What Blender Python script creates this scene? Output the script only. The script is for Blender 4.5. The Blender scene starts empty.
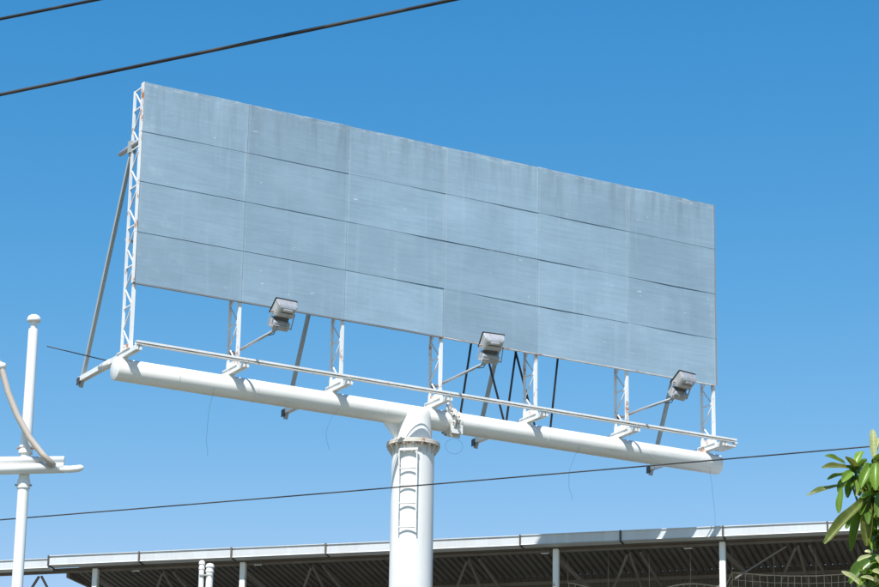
import bpy, bmesh, math, random
from mathutils import Vector, Matrix
R = math.radians
scene = bpy.context.scene
COL = scene.collection

# ------------------------------------------------------------------ camera
F_PX, CX, CY = 2640.0, 439.5, 293.5            # photograph 879 x 587
PITCH, ROLL = R(17.0785), R(0.9219)
CAMP = Vector((0, 0, 1.6))
cam = bpy.data.cameras.new('camera')
cam.sensor_width = 36.0
cam.lens = F_PX / 879.0 * 36.0
cam.clip_start = 0.1
cam.clip_end = 20000
camo = bpy.data.objects.new('camera', cam)
COL.objects.link(camo)
up_c = Vector((math.cos(PITCH) * math.sin(ROLL), math.cos(PITCH) * math.cos(ROLL), -math.sin(PITCH)))  # world up in blender camera axes
fw = Vector((0, 0, -1))
yw = (fw - up_c * up_c.dot(fw)).normalized()
xw = yw.cross(up_c)
ROT = Matrix((xw, yw, up_c))                   # camera axes -> world axes
camo.matrix_world = Matrix.Translation(CAMP) @ ROT.to_4x4()
scene.camera = camo

# ------------------------------------------------------------------ light
BU = Vector((0.8669, 0.4986, 0.0)).normalized()     # along the billboard
BN = Vector((BU.y, -BU.x, 0.0))                     # out of its face
SUN = (-BU * 0.50 + BN * 0.46 + Vector((0, 0, 1))).normalized()
SUN_EL = math.asin(SUN.z)
SUN_AZ = math.atan2(SUN.x, SUN.y)                   # clockwise from +Y
w = bpy.data.worlds.new('World')
scene.world = w
w.use_nodes = True
nt = w.node_tree
nt.nodes.clear()
sky = nt.nodes.new('ShaderNodeTexSky')
sky.sky_type = 'NISHITA'
sky.sun_disc = False
sky.sun_elevation = SUN_EL
sky.sun_rotation = SUN_AZ
sky.altitude = 0
sky.air_density = 1.0
sky.dust_density = 0.0
sky.ozone_density = 4.0
bg = nt.nodes.new('ShaderNodeBackground')
bg.inputs['Strength'].default_value = 0.10
wo = nt.nodes.new('ShaderNodeOutputWorld')
# deep polarised blue: the film's colour response, a function of the sky's own colour only
sp = nt.nodes.new('ShaderNodeSeparateColor'); cb = nt.nodes.new('ShaderNodeCombineColor')
nt.links.new(sky.outputs[0], sp.inputs[0])
def wmath(op, a, b):
    k = nt.nodes.new('ShaderNodeMath'); k.operation = op
    for i, v in ((0, a), (1, b)):
        if isinstance(v, (int, float)): k.inputs[i].default_value = v
        else: nt.links.new(v, k.inputs[i])
    return k.outputs[0]
for ch, ref, val, gam in ((0, 1.187, 0.358, 2.7), (1, 2.113, 1.905, 1.17), (2, 3.9, 4.27, 0.74)):
    t_ = wmath('MULTIPLY', wmath('POWER', wmath('DIVIDE', sp.outputs[ch], ref), gam), val)
    nt.links.new(wmath('MINIMUM', t_, wmath('MULTIPLY', sp.outputs[ch], 1.2)), cb.inputs[ch])
nt.links.new(cb.outputs[0], bg.inputs[0])
nt.links.new(bg.outputs[0], wo.inputs[0])
sl = bpy.data.lights.new('sun', 'SUN')
sl.energy = 4.7
sl.angle = R(0.53)
sl.color = (1.0, 0.965, 0.92)
so = bpy.data.objects.new('sun', sl)
COL.objects.link(so)
so.location = (0, -20, 60)
so.rotation_euler = SUN.to_track_quat('Z', 'Y').to_euler()
scene.view_settings.view_transform = 'Standard'
scene.view_settings.look = 'None'
scene.view_settings.exposure = 0.58
scene.view_settings.gamma = 1.0

# ------------------------------------------------------------------ pixel helpers (photo pixel -> world)
def ray(x, y):
    return (ROT @ Vector(((x - CX) / F_PX, -(y - CY) / F_PX, -1.0))).normalized()
def at_y(x, y, Y):
    d = ray(x, y); return CAMP + d * (Y / d.y)
def at_z(x, y, z):
    d = ray(x, y); return CAMP + d * ((z - CAMP.z) / d.z)

# ------------------------------------------------------------------ materials
def new_mat(name):
    m = bpy.data.materials.new(name)
    m.use_nodes = True
    n = m.node_tree
    b = n.nodes['Principled BSDF']
    return m, n, b
def coords(n, scale=(1, 1, 1), kind='Object', attr=None):
    if attr:
        tc = n.nodes.new('ShaderNodeAttribute'); tc.attribute_name = attr; out = tc.outputs['Vector']
    else:
        tc = n.nodes.new('ShaderNodeTexCoord'); out = tc.outputs[kind]
    mp = n.nodes.new('ShaderNodeMapping')
    mp.inputs['Scale'].default_value = scale
    n.links.new(out, mp.inputs[0])
    return mp.outputs[0]
def noise(n, vec, scale, detail=5, rough=0.6):
    t = n.nodes.new('ShaderNodeTexNoise')
    t.inputs['Scale'].default_value = scale
    t.inputs['Detail'].default_value = detail
    t.inputs['Roughness'].default_value = rough
    n.links.new(vec, t.inputs['Vector'])
    return t.outputs['Fac']
def ramp(n, fac, lo, hi, a=(0, 0, 0, 1), b=(1, 1, 1, 1)):
    r = n.nodes.new('ShaderNodeValToRGB')
    r.color_ramp.elements[0].position = lo; r.color_ramp.elements[0].color = a
    r.color_ramp.elements[1].position = hi; r.color_ramp.elements[1].color = b
    n.links.new(fac, r.inputs[0])
    return r.outputs[0]
def mix(n, fac, a, b, mode='MIX'):
    m = n.nodes.new('ShaderNodeMixRGB'); m.blend_type = mode
    for i, v in ((0, fac), (1, a), (2, b)):
        if isinstance(v, (int, float)): m.inputs[i].default_value = v
        elif isinstance(v, (tuple, list)): m.inputs[i].default_value = (*v[:3], 1)
        else: n.links.new(v, m.inputs[i])
    return m.outputs[0]
def math_n(n, op, a, b=0.0):
    m = n.nodes.new('ShaderNodeMath'); m.operation = op
    for i, v in ((0, a), (1, b)):
        if isinstance(v, (int, float)): m.inputs[i].default_value = v
        else: n.links.new(v, m.inputs[i])
    return m.outputs[0]
def bump(n, b, h, strength=0.2, dist=0.01):
    k = n.nodes.new('ShaderNodeBump')
    k.inputs['Strength'].default_value = strength
    k.inputs['Distance'].default_value = dist
    n.links.new(h, k.inputs['Height'])
    n.links.new(k.outputs[0], b.inputs['Normal'])

def paint(name, base, grime=(0.30, 0.27, 0.22), g_amt=0.35, rust=0.0, rough=0.5, metal=0.0, streak=(6, 6, 0.7)):
    m, n, b = new_mat(name)
    v = coords(n)
    vs = coords(n, streak)
    g = ramp(n, noise(n, vs, 1.6, 6), 0.48, 0.80)
    g2 = ramp(n, noise(n, v, 0.8, 4), 0.30, 0.75)
    gg = math_n(n, 'MULTIPLY', math_n(n, 'MULTIPLY', g, g2), g_amt)
    c = mix(n, gg, base, grime)
    fine = noise(n, v, 14, 4)
    c = mix(n, 0.10, c, mix(n, fine, (0.4, 0.4, 0.4), (1, 1, 1)), 'MULTIPLY')
    pr_ = ramp(n, noise(n, coords(n, (streak[0] * 0.25, streak[1] * 0.25, streak[2] * 0.5)), 1.1, 3, 0.4), 0.50, 0.54)
    c = mix(n, math_n(n, 'MULTIPLY', pr_, 0.10 if g_amt < 0.6 else 0.2), c, grime)
    if rust > 0:
        rf = ramp(n, noise(n, v, 3.2, 8, 0.68), 0.64 - rust * 0.22, 0.70 - rust * 0.16)
        rc = mix(n, noise(n, v, 30, 3), (0.30, 0.10, 0.035), (0.48, 0.22, 0.09))
        c = mix(n, rf, c, rc)
    n.links.new(c, b.inputs['Base Color'])
    b.inputs['Roughness'].default_value = rough
    b.inputs['Metallic'].default_value = metal
    bump(n, b, fine, 0.12, 0.004)
    return m

M = {}
M['white'] = paint('white_paint', (0.80, 0.80, 0.78), g_amt=0.45, rust=0.05, rough=0.42)
M['beam'] = paint('beam_white_paint', (0.80, 0.80, 0.775), g_amt=0.50, rust=0.0, rough=0.40, streak=(0.7, 5, 5))
M['post'] = paint('post_white_paint', (0.80, 0.80, 0.78), g_amt=0.35, rust=0.0, rough=0.40)
M['chord'] = paint('worn_white_paint', (0.76, 0.76, 0.74), g_amt=0.5, rust=0.42, rough=0.55)
M['lacing'] = paint('lacing_white_paint', (0.74, 0.75, 0.75), g_amt=0.4, rust=0.2, rough=0.5)
M['brace'] = paint('grey_steel_paint', (0.37, 0.395, 0.385), g_amt=0.4, rust=0.0, rough=0.5)
M['girt'] = paint('girt_steel', (0.22, 0.23, 0.24), g_amt=0.4, rust=0.2, rough=0.6)
M['darkrod'] = paint('black_steel', (0.02, 0.02, 0.022), g_amt=0.2, rough=0.5)
M['flange'] = paint('stained_flange', (0.66, 0.62, 0.55), grime=(0.30, 0.21, 0.13), g_amt=0.9, rust=0.06, rough=0.65, streak=(3, 3, 3))
M['bolt'] = paint('bolt_steel', (0.30, 0.27, 0.24), g_amt=0.5, rust=0.7, rough=0.6)
M['cable'] = paint('black_cable', (0.012, 0.012, 0.013), g_amt=0.0, rough=0.55)
M['lampgrey'] = paint('floodlight_housing', (0.58, 0.58, 0.585), grime=(0.17, 0.155, 0.145), g_amt=0.8, rough=0.42, metal=0.4)
M['lampdark'] = paint('floodlight_frame', (0.06, 0.06, 0.065), g_amt=0.3, rough=0.5)
M['galv'] = paint('galvanised_arm', (0.45, 0.46, 0.47), g_amt=0.5, rust=0.15, rough=0.45, metal=0.3)
M['fascia'] = paint('white_sheet_fascia', (0.57, 0.60, 0.63), g_amt=0.45, rough=0.45)
M['soffit'] = paint('brown_soffit', (0.13, 0.105, 0.088), grime=(0.05, 0.035, 0.025), g_amt=0.6, rough=0.8)
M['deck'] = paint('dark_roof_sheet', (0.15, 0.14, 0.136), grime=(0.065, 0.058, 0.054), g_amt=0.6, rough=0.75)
M['frame'] = paint('brown_frame_steel', (0.19, 0.165, 0.148), grime=(0.08, 0.06, 0.05), g_amt=0.6, rough=0.7)
M['wall'] = paint('dark_sheet_wall', (0.13, 0.112, 0.098), grime=(0.055, 0.045, 0.04), g_amt=0.8, rough=0.8)
M['net'] = paint('net_twine', (0.46, 0.38, 0.28), g_amt=0.4, rough=0.9)
M['lamppost'] = paint('lamp_post_white', (0.82, 0.82, 0.80), g_amt=0.2, rough=0.35)
M['brownpipe'] = paint('beige_pipe', (0.48, 0.42, 0.36), g_amt=0.4, rough=0.5)
M['joint'] = paint('dark_joint_strip', (0.06, 0.055, 0.05), g_amt=0.2, rough=0.7)
m, n, b = new_mat('floodlight_glass')
b.inputs['Base Color'].default_value = (0.6, 0.62, 0.62, 1); b.inputs['Roughness'].default_value = 0.12
b.inputs['Metallic'].default_value = 0.6
M['glass'] = m

def sheet_mat():
    m, n, b = new_mat('weathered_grey_sheet')
    p = coords(n, (1, 1, 1), attr='bpos')
    big = noise(n, p, 0.55, 5, 0.6)
    c = mix(n, ramp(n, big, 0.32, 0.70), (0.222, 0.322, 0.400), (0.284, 0.400, 0.486))
    hs = noise(n, coords(n, (0.5, 9, 1), attr='bpos'), 1.7, 7, 0.7)      # brushed streaks along the sheet
    c = mix(n, 0.55, c, mix(n, ramp(n, hs, 0.30, 0.72), (0.82, 0.82, 0.82), (1.15, 1.15, 1.15)), 'MULTIPLY')
    # run-off stains from the upper edge
    sep = n.nodes.new('ShaderNodeSeparateXYZ')
    n.links.new(coords(n, (1, 1, 1), attr='bpos'), sep.inputs[0])
    u, v = sep.outputs[0], sep.outputs[1]
    vs = noise(n, coords(n, (2.6, 0.22, 1), attr='bpos'), 1.0, 5, 0.62)
    topm = n.nodes.new('ShaderNodeMapRange')
    topm.inputs['From Min'].default_value = 3.0; topm.inputs['From Max'].default_value = 4.4
    n.links.new(v, topm.inputs['Value'])
    st = math_n(n, 'MULTIPLY', ramp(n, vs, 0.46, 0.66), topm.outputs[0])
    c = mix(n, math_n(n, 'MULTIPLY', st, 0.95), c, (0.17, 0.235, 0.285))
    vl = noise(n, coords(n, (4.0, 0.30, 1), attr='bpos'), 1.3, 5, 0.6)
    c = mix(n, math_n(n, 'MULTIPLY', ramp(n, vl, 0.54, 0.76), 0.30), c, (0.37, 0.49, 0.57))
    # chalky patches, more near the board's left edge and lower corner
    pt = noise(n, p, 2.3, 8, 0.72)
    lm = n.nodes.new('ShaderNodeMapRange')
    lm.inputs['From Min'].default_value = 1.6; lm.inputs['From Max'].default_value = 0.0
    lm.inputs['To Min'].default_value = 0.0; lm.inputs['To Max'].default_value = 0.10
    n.links.new(u, lm.inputs['Value'])
    pf = ramp(n, math_n(n, 'ADD', pt, lm.outputs[0]), 0.62, 0.80)
    c = mix(n, math_n(n, 'MULTIPLY', pf, 0.35), c, (0.50, 0.54, 0.56))
    # small scratches / bill-poster remains
    sc = noise(n, coords(n, (1.3, 4.5, 1), attr='bpos'), 3.1, 2, 0.5)
    c = mix(n, math_n(n, 'MULTIPLY', ramp(n, sc, 0.735, 0.75), 0.6), c, (0.66, 0.67, 0.67))
    # sealed column joints: pale filler smears
    fr = math_n(n, 'PINGPONG', u, 1.22)                       # 0 at each joint (2.44 apart)
    jl = n.nodes.new('ShaderNodeMapRange'); jl.interpolation_type = 'SMOOTHSTEP'
    jl.inputs['From Min'].default_value = 0.075; jl.inputs['From Max'].default_value = 0.01
    n.links.new(fr, jl.inputs['Value'])
    jn = ramp(n, noise(n, coords(n, (3, 0.9, 1), attr='bpos'), 1.0, 5, 0.7), 0.36, 0.66)
    c = mix(n, math_n(n, 'MULTIPLY', math_n(n, 'MULTIPLY', jl.outputs[0], jn), 0.36), c, (0.44, 0.53, 0.58))
    # torn, chalky upper lip
    tl_ = n.nodes.new('ShaderNodeMapRange')
    tl_.inputs['From Min'].default_value = 4.25; tl_.inputs['From Max'].default_value = 4.42
    n.links.new(v, tl_.inputs['Value'])
    tn = ramp(n, noise(n, coords(n, (1.4, 5, 1), attr='bpos'), 2.2, 6, 0.7), 0.50, 0.62)
    c = mix(n, math_n(n, 'MULTIPLY', math_n(n, 'MULTIPLY', tl_.outputs[0], tn), 0.8), c, (0.52, 0.56, 0.58))
    oi = n.nodes.new('ShaderNodeObjectInfo')
    r2 = mix(n, oi.outputs['Random'], (0.90, 0.90, 0.905), (1.07, 1.07, 1.07))
    c = mix(n, 1.0, c, r2, 'MULTIPLY')
    n.links.new(c, b.inputs['Base Color'])
    b.inputs['Roughness'].default_value = 0.55
    b.inputs['Metallic'].default_value = 0.0
    dent = math_n(n, 'ADD', math_n(n, 'MULTIPLY', hs, 0.12), noise(n, coords(n, (0.8, 1.5, 1), attr='bpos'), 1.4, 3, 0.5))
    bump(n, b, dent, 0.35, 0.03)
    return m
M['sheet'] = sheet_mat()
M['edge'] = paint('scuffed_edge', (0.60, 0.60, 0.58), grime=(0.25, 0.2, 0.16), g_amt=0.7, rust=0.3, rough=0.6)

def leaf_mat(name, c1, c2, tc):
    m, n, b = new_mat(name)
    v = coords(n)
    oi = n.nodes.new('ShaderNodeObjectInfo')
    c = mix(n, oi.outputs['Random'], c1, c2)
    nz = noise(n, coords(n, (9, 9, 9)), 1.2, 4)
    c = mix(n, math_n(n, 'MULTIPLY', ramp(n, nz, 0.50, 0.75), 0.5), c, (0.16, 0.14, 0.035))
    sy = n.nodes.new('ShaderNodeSeparateXYZ'); n.links.new(v, sy.inputs[0])
    tipf = ramp(n, math_n(n, 'ADD', sy.outputs[1], math_n(n, 'MULTIPLY', noise(n, v, 7, 3), 0.25)), 1.02, 1.10)
    c = mix(n, math_n(n, 'MULTIPLY', tipf, 0.7), c, (0.11, 0.065, 0.03))
    wv = n.nodes.new('ShaderNodeTexWave'); wv.inputs['Scale'].default_value = 2.6; wv.inputs['Distortion'].default_value = 1.5
    wv.bands_direction = 'Y'; n.links.new(v, wv.inputs['Vector'])
    c = mix(n, 0.35, c, mix(n, wv.outputs['Fac'], (0.75, 0.75, 0.75), (1.15, 1.15, 1.1)), 'MULTIPLY')
    sep = n.nodes.new('ShaderNodeSeparateXYZ'); n.links.new(v, sep.inputs[0])
    ax = math_n(n, 'ABSOLUTE', sep.outputs[0])
    rib = n.nodes.new('ShaderNodeMapRange')
    rib.inputs['From Min'].default_value = 0.012; rib.inputs['From Max'].default_value = 0.03
    rib.inputs['To Min'].default_value = 0.55; rib.inputs['To Max'].default_value = 0.0
    n.links.new(ax, rib.inputs['Value'])
    c = mix(n, rib.outputs[0], c, (0.22, 0.28, 0.08))
    n.links.new(c, b.inputs['Base Color'])
    b.inputs['Roughness'].default_value = 0.33
    tr = n.nodes.new('ShaderNodeBsdfTranslucent')
    tcn = mix(n, oi.outputs['Random'], tc, tuple(k * 0.8 for k in tc))
    n.links.new(tcn, tr.inputs['Color'])
    ms = n.nodes.new('ShaderNodeMixShader'); ms.inputs[0].default_value = 0.30
    out = n.nodes['Material Output']
    n.links.new(b.outputs[0], ms.inputs[1]); n.links.new(tr.outputs[0], ms.inputs[2])
    n.links.new(ms.outputs[0], out.inputs['Surface'])
    return m
M['leaf'] = leaf_mat('leaf_green', (0.075, 0.155, 0.024), (0.15, 0.24, 0.035), (0.20, 0.34, 0.03))
M['leaf_bright'] = leaf_mat('leaf_bright_green', (0.15, 0.28, 0.035), (0.20, 0.34, 0.045), (0.38, 0.55, 0.05))
M['leaf_olive'] = leaf_mat('leaf_olive', (0.12, 0.17, 0.035), (0.19, 0.21, 0.05), (0.30, 0.32, 0.05))
M['leaf_pale'] = leaf_mat('leaf_pale_bud', (0.42, 0.46, 0.20), (0.52, 0.54, 0.28), (0.55, 0.58, 0.25))
m, n, b = new_mat('bark')
v = coords(n, (3, 3, 1))
n.links.new(mix(n, noise(n, v, 6, 6), (0.06, 0.05, 0.035), (0.17, 0.15, 0.11)), b.inputs['Base Color'])
b.inputs['Roughness'].default_value = 0.85
M['bark'] = m
m, n, b = new_mat('young_twig')
n.links.new(mix(n, noise(n, coords(n), 20, 3), (0.07, 0.10, 0.03), (0.14, 0.16, 0.06)), b.inputs['Base Color'])
b.inputs['Roughness'].default_value = 0.6
M['twig'] = m
m, n, b = new_mat('ground_concrete_and_soil')
v = coords(n)
c = mix(n, ramp(n, noise(n, v, 0.05, 6), 0.42, 0.58), (0.17, 0.16, 0.14), (0.10, 0.11, 0.06))
c = mix(n, 0.4, c, mix(n, noise(n, v, 3, 6), (0.6, 0.6, 0.6), (1.2, 1.2, 1.2)), 'MULTIPLY')
n.links.new(c, b.inputs['Base Color']); b.inputs['Roughness'].default_value = 0.9
M['ground'] = m

# ------------------------------------------------------------------ mesh helpers
def mesh_obj(name, bm, mat, parent=None, smooth=False):
    bmesh.ops.recalc_face_normals(bm, faces=bm.faces)
    me = bpy.data.meshes.new(name)
    bm.to_mesh(me); bm.free()
    if smooth:
        for p in me.polygons: p.use_smooth = True
    me.materials.append(M[mat] if isinstance(mat, str) else mat)
    o = bpy.data.objects.new(name, me)
    COL.objects.link(o)
    o.parent = parent
    return o
def shared(name, me, parent, mw):
    o = bpy.data.objects.new(name, me)
    COL.objects.link(o)
    o.parent = parent
    o.matrix_local = mw
    return o
def empty(name, loc, rz=0.0, parent=None):
    o = bpy.data.objects.new(name, None)
    o.empty_display_size = 0.2
    COL.objects.link(o)
    o.location = loc; o.rotation_euler = (0, 0, rz); o.parent = parent
    return o
def tag(o, label, cat, group=None, kind=None):
    o['label'] = label
    if cat: o['category'] = cat
    if group: o['group'] = group
    if kind: o['kind'] = kind
    return o
def struct(o):
    o['kind'] = 'structure'
    return o

def add_box(bm, lo, hi):
    x0, y0, z0 = lo; x1, y1, z1 = hi
    vs = [bm.verts.new(p) for p in ((x0, y0, z0), (x1, y0, z0), (x1, y1, z0), (x0, y1, z0), (x0, y0, z1), (x1, y0, z1), (x1, y1, z1), (x0, y1, z1))]
    for f in ((0, 3, 2, 1), (4, 5, 6, 7), (0, 1, 5, 4), (1, 2, 6, 5), (2, 3, 7, 6), (3, 0, 4, 7)):
        bm.faces.new([vs[i] for i in f])
    return vs
def frame_of(d, up=Vector((0, 0, 1))):
    d = d.normalized()
    s = d.cross(up)
    if s.length < 1e-4: s = d.cross(Vector((0, 1, 0)))
    s.normalize()
    return s, s.cross(d).normalized()
def add_bar(bm, p0, p1, wd, ht, up=Vector((0, 0, 1))):
    p0, p1 = Vector(p0), Vector(p1)
    s, t = frame_of(p1 - p0, up)
    a = []
    for p in (p0, p1):
        a.append([bm.verts.new(p + s * (i * wd / 2) + t * (j * ht / 2)) for i, j in ((-1, -1), (1, -1), (1, 1), (-1, 1))])
    for k in range(4):
        bm.faces.new((a[0][k], a[0][(k + 1) % 4], a[1][(k + 1) % 4], a[1][k]))
    bm.faces.new(a[0][::-1]); bm.faces.new(a[1])
def add_tube(bm, pts, rad, n=12, cap=True):
    pts = [Vector(p) for p in pts]
    if not isinstance(rad, (list, tuple)): rad = [rad] * len(pts)
    rings = []
    t0 = None
    for i, p in enumerate(pts):
        d = (pts[min(i + 1, len(pts) - 1)] - pts[max(i - 1, 0)]).normalized()
        if t0 is None:
            s, t = frame_of(d)
        else:
            s = (t0 - d * t0.dot(d)).normalized(); t = d.cross(s) * -1
            t = s.cross(d)
        t0 = s
        rings.append([bm.verts.new(p + (s * math.cos(2 * math.pi * k / n) + t * math.sin(2 * math.pi * k / n)) * rad[i]) for k in range(n)])
    for a, b2 in zip(rings, rings[1:]):
        for k in range(n):
            f = bm.faces.new((a[k], a[(k + 1) % n], b2[(k + 1) % n], b2[k])); f.smooth = True
    if cap:
        bm.faces.new(rings[0][::-1]); bm.faces.new(rings[-1])
def tube(name, pts, rad, mat, parent, n=12):
    bm = bmesh.new(); add_tube(bm, pts, rad, n)
    o = mesh_obj(name, bm, mat, parent)
    return o
def bar(name, p0, p1, wd, ht, mat, parent, up=Vector((0, 0, 1))):
    bm = bmesh.new(); add_bar(bm, p0, p1, wd, ht, up)
    return mesh_obj(name, bm, mat, parent)
def box(name, lo, hi, mat, parent, bev=0.0):
    bm = bmesh.new(); add_box(bm, lo, hi)
    if bev: bmesh.ops.bevel(bm, geom=bm.edges[:], offset=bev, segments=2, affect='EDGES')
    return mesh_obj(name, bm, mat, parent)
def add_lathe(bm, prof, c, axis=Vector((0, 0, 1)), n=32, close=False):
    """prof: list of (radius, height along axis) ; c centre"""
    c = Vector(c); s, t = frame_of(axis); axis = axis.normalized()
    rings = []
    for r_, h in prof:
        if r_ < 1e-6: rings.append([bm.verts.new(c + axis * h)])
        else: rings.append([bm.verts.new(c + axis * h + (s * math.cos(2 * math.pi * k / n) + t * math.sin(2 * math.pi * k / n)) * r_) for k in range(n)])
    pairs = list(zip(rings, rings[1:]))
    if close: pairs.append((rings[-1], rings[0]))
    for a, b2 in pairs:
        for k in range(n):
            k2 = (k + 1) % n
            if len(a) == 1 and len(b2) == 1: continue
            if len(a) == 1: f = bm.faces.new((a[0], b2[k2], b2[k]))
            elif len(b2) == 1: f = bm.faces.new((a[k], a[k2], b2[0]))
            else: f = bm.faces.new((a[k], a[k2], b2[k2], b2[k]))
def auto_smooth(o, ang=35):
    me = o.data
    for p in me.polygons: p.use_smooth = True
    me.set_sharp_from_angle(angle=R(ang))
    return o

rnd = random.Random(11)

# ================================================================== GROUND
bm = bmesh.new()
ring0 = [bm.verts.new((math.cos(a) * r_, math.sin(a) * r_ + 60, 0)) for r_ in (1,) for a in [k * 2 * math.pi / 48 for k in range(48)]]
prev = ring0
bm.faces.new(prev)
for r_ in (40, 120, 400, 1500, 6000):
    cur = [bm.verts.new((math.cos(k * 2 * math.pi / 48) * r_, math.sin(k * 2 * math.pi / 48) * r_ + 60, 0)) for k in range(48)]
    for k in range(48): bm.faces.new((prev[k], prev[(k + 1) % 48], cur[(k + 1) % 48], cur[k]))
    prev = cur
g = struct(mesh_obj('ground', bm, 'ground'))

# ================================================================== BILLBOARD
O3 = Vector((0.084, 55.323, 0))
PU, PB = -0.43, -0.45                        # post axis, in board coordinates (along, in front of the face)
base = O3 + BU * PU + BN * PB
BB = empty('billboard', base, math.atan2(BU.y, BU.x))
tag(BB, 'large blank grey sheet billboard on a single thick white post and horizontal beam', 'billboard')
def L(u, b, z): return Vector((u - PU, -(b - PB), z))        # board coordinates -> billboard's own axes
ZB0, ZB1, ROWH, COLW, HALF = 17.614, 22.014, 1.10, 2.44, 7.32
TR_U = [-HALF + 0.03] + [-HALF + COLW * k for k in range(1, 6)] + [HALF - 0.03]
BEAM_Z, BEAM_R = 15.852, 0.234

# --- post
bm = bmesh.new()
add_lathe(bm, [(0.0, 0), (0.80, 0), (0.80, 0.04), (0.475, 0.04), (0.472, 6), (0.466, 11), (0.458, 15.16), (0, 15.16)], (0, 0, 0), n=64)
post = auto_smooth(mesh_obj('post', bm, 'post', BB))
for zz in (3.0, 6.0, 9.0):
    bm = bmesh.new()
    rr = 0.474 if zz < 7 else 0.468 if zz < 10 else 0.4645
    add_lathe(bm, [(rr - 0.01, -0.011), (rr + 0.0035, -0.008), (rr + 0.0035, 0.008), (rr - 0.01, 0.011)], (0, 0, zz), n=64, close=True)
    auto_smooth(mesh_obj('weld_seam', bm, 'post', post))
# --- flange pair + stiffener ribs + bolts
FZ = 15.16
bm = bmesh.new()
add_lathe(bm, [(0.30, 0), (0.575, 0), (0.58, 0.006), (0.58, 0.038), (0.575, 0.042), (0.30, 0.042)], (0, 0, FZ), n=64, close=True)
add_lathe(bm, [(0.30, 0.046), (0.570, 0.046), (0.575, 0.052), (0.575, 0.084), (0.570, 0.088), (0.30, 0.088)], (0, 0, FZ), n=64, close=True)
flange = auto_smooth(mesh_obj('flange', bm, 'flange', post))
bm = bmesh.new()
vs = [Vector((0.455, 0, 0)), Vector((0.57, 0, 0)), Vector((0.57, 0, -0.03)), Vector((0.455, 0, -0.20))]
f0 = [bm.verts.new(v + Vector((0, -0.008, 0))) for v in vs]; f1 = [bm.verts.new(v + Vector((0, 0.008, 0))) for v in vs]
bm.faces.new(f0[::-1]); bm.faces.new(f1)
for k in range(4): bm.faces.new((f0[k], f0[(k + 1) % 4], f1[(k + 1) % 4], f1[k]))
rib0 = mesh_obj('flange_rib', bm, 'flange', post)
rib0.location = (0, 0, FZ - 0.001)
bm = bmesh.new()
add_lathe(bm, [(0, -0.03), (0.022, -0.03), (0.022, 0.0), (0.012, 0.0), (0.012, 0.088), (0.024, 0.089), (0.024, 0.115), (0, 0.115)], (0, 0, 0), n=6)
bolt0 = mesh_obj('flange_bolt', bm, 'bolt', post)
NB = 18
for k in range(NB):
    a = 2 * math.pi * k / NB
    rb = rib0 if k == 0 else rib0.copy()
    bt = bolt0 if k == 0 else bolt0.copy()
    if k:
        COL.objects.link(rb); COL.objects.link(bt)
    rb.rotation_euler = (0, 0, a)
    aa = a + math.pi / NB
    bt.location = (0.525 * math.cos(aa), 0.525 * math.sin(aa), FZ)
# --- tapered neck with gussets
bm = bmesh.new()
add_lathe(bm, [(0.41, 15.246), (0.40, 15.35), (0.375, 15.80), (0.365, 15.93), (0.335, 15.985), (0.26, 16.02)], (0, 0, 0), n=48)
neck = auto_smooth(mesh_obj('neck', bm, 'post', BB))
def plate(name, pts, y0, y1, mat, parent):
    bm = bmesh.new()
    a = [bm.verts.new((p[0], y0, p[1])) for p in pts]; c = [bm.verts.new((p[0], y1, p[1])) for p in pts]
    bm.faces.new(a[::-1]); bm.faces.new(c)
    k = len(pts)
    for i in range(k): bm.faces.new((a[i], a[(i + 1) % k], c[(i + 1) % k], c[i]))
    return mesh_obj(name, bm, mat, parent)
plate('gusset', [(-0.36, 15.252), (-0.36, 15.75), (-0.78, 15.64), (-0.42, 15.252)], -0.012, 0.012, 'post', BB)
plate('gusset', [(0.36, 15.252), (0.42, 15.252), (0.46, 15.63), (0.30, 15.75)], -0.012, 0.012, 'post', BB)
# --- beam
b0, b1 = L(-7.46, PB, BEAM_Z), L(7.66, PB, BEAM_Z)
bm = bmesh.new()
X = Vector((1, 0, 0))
add_lathe(bm, [(0, 0), (BEAM_R - 0.008, 0), (BEAM_R, 0.008), (BEAM_R, 4), (BEAM_R, 8), (BEAM_R, 12), (BEAM_R, 15.112), (BEAM_R - 0.008, 15.12), (0, 15.12)], b0, X, n=64)
beam = auto_smooth(mesh_obj('beam', bm, 'beam', BB), 50)
def ring(name, u, r0, r1, wd, mat, parent, n=48):
    bm = bmesh.new()
    add_lathe(bm, [(r0, -wd / 2), (r1, -wd / 2), (r1, wd / 2), (r0, wd / 2)], L(u, PB, BEAM_Z), X, n=n, close=True)
    return auto_smooth(mesh_obj(name, bm, mat, parent))
for u in (-6.1, -4.3, -1.22, 2.9, 5.05): ring('weld_seam', u, BEAM_R - 0.01, BEAM_R + 0.005, 0.022, 'beam', beam)
# bolted beam joint beside the neck
ring('joint_flange', 0.44, BEAM_R - 0.01, 0.315, 0.030, 'white', beam)
ring('joint_flange', 0.50, BEAM_R - 0.01, 0.315, 0.030, 'flange', beam)
ring('joint_flange', 0.62, BEAM_R - 0.01, 0.262, 0.05, 'white', beam)
bm = bmesh.new()
add_lathe(bm, [(0, -0.075), (0.022, -0.075), (0.022, -0.047), (0.012, -0.046), (0.012, 0.046), (0.022, 0.047), (0.022, 0.09), (0, 0.09)], (0, 0, 0), X, n=6)
jb = mesh_obj('joint_bolt', bm, 'bolt', beam)
c0 = L(0.47, PB, BEAM_Z)
for k in range(12):
    o = jb if k == 0 else jb.copy()
    if k: COL.objects.link(o)
    a = 2 * math.pi * (k + 0.5) / 12
    o.location = c0 + Vector((0, 0.285 * math.cos(a), 0.285 * math.sin(a)))
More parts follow.
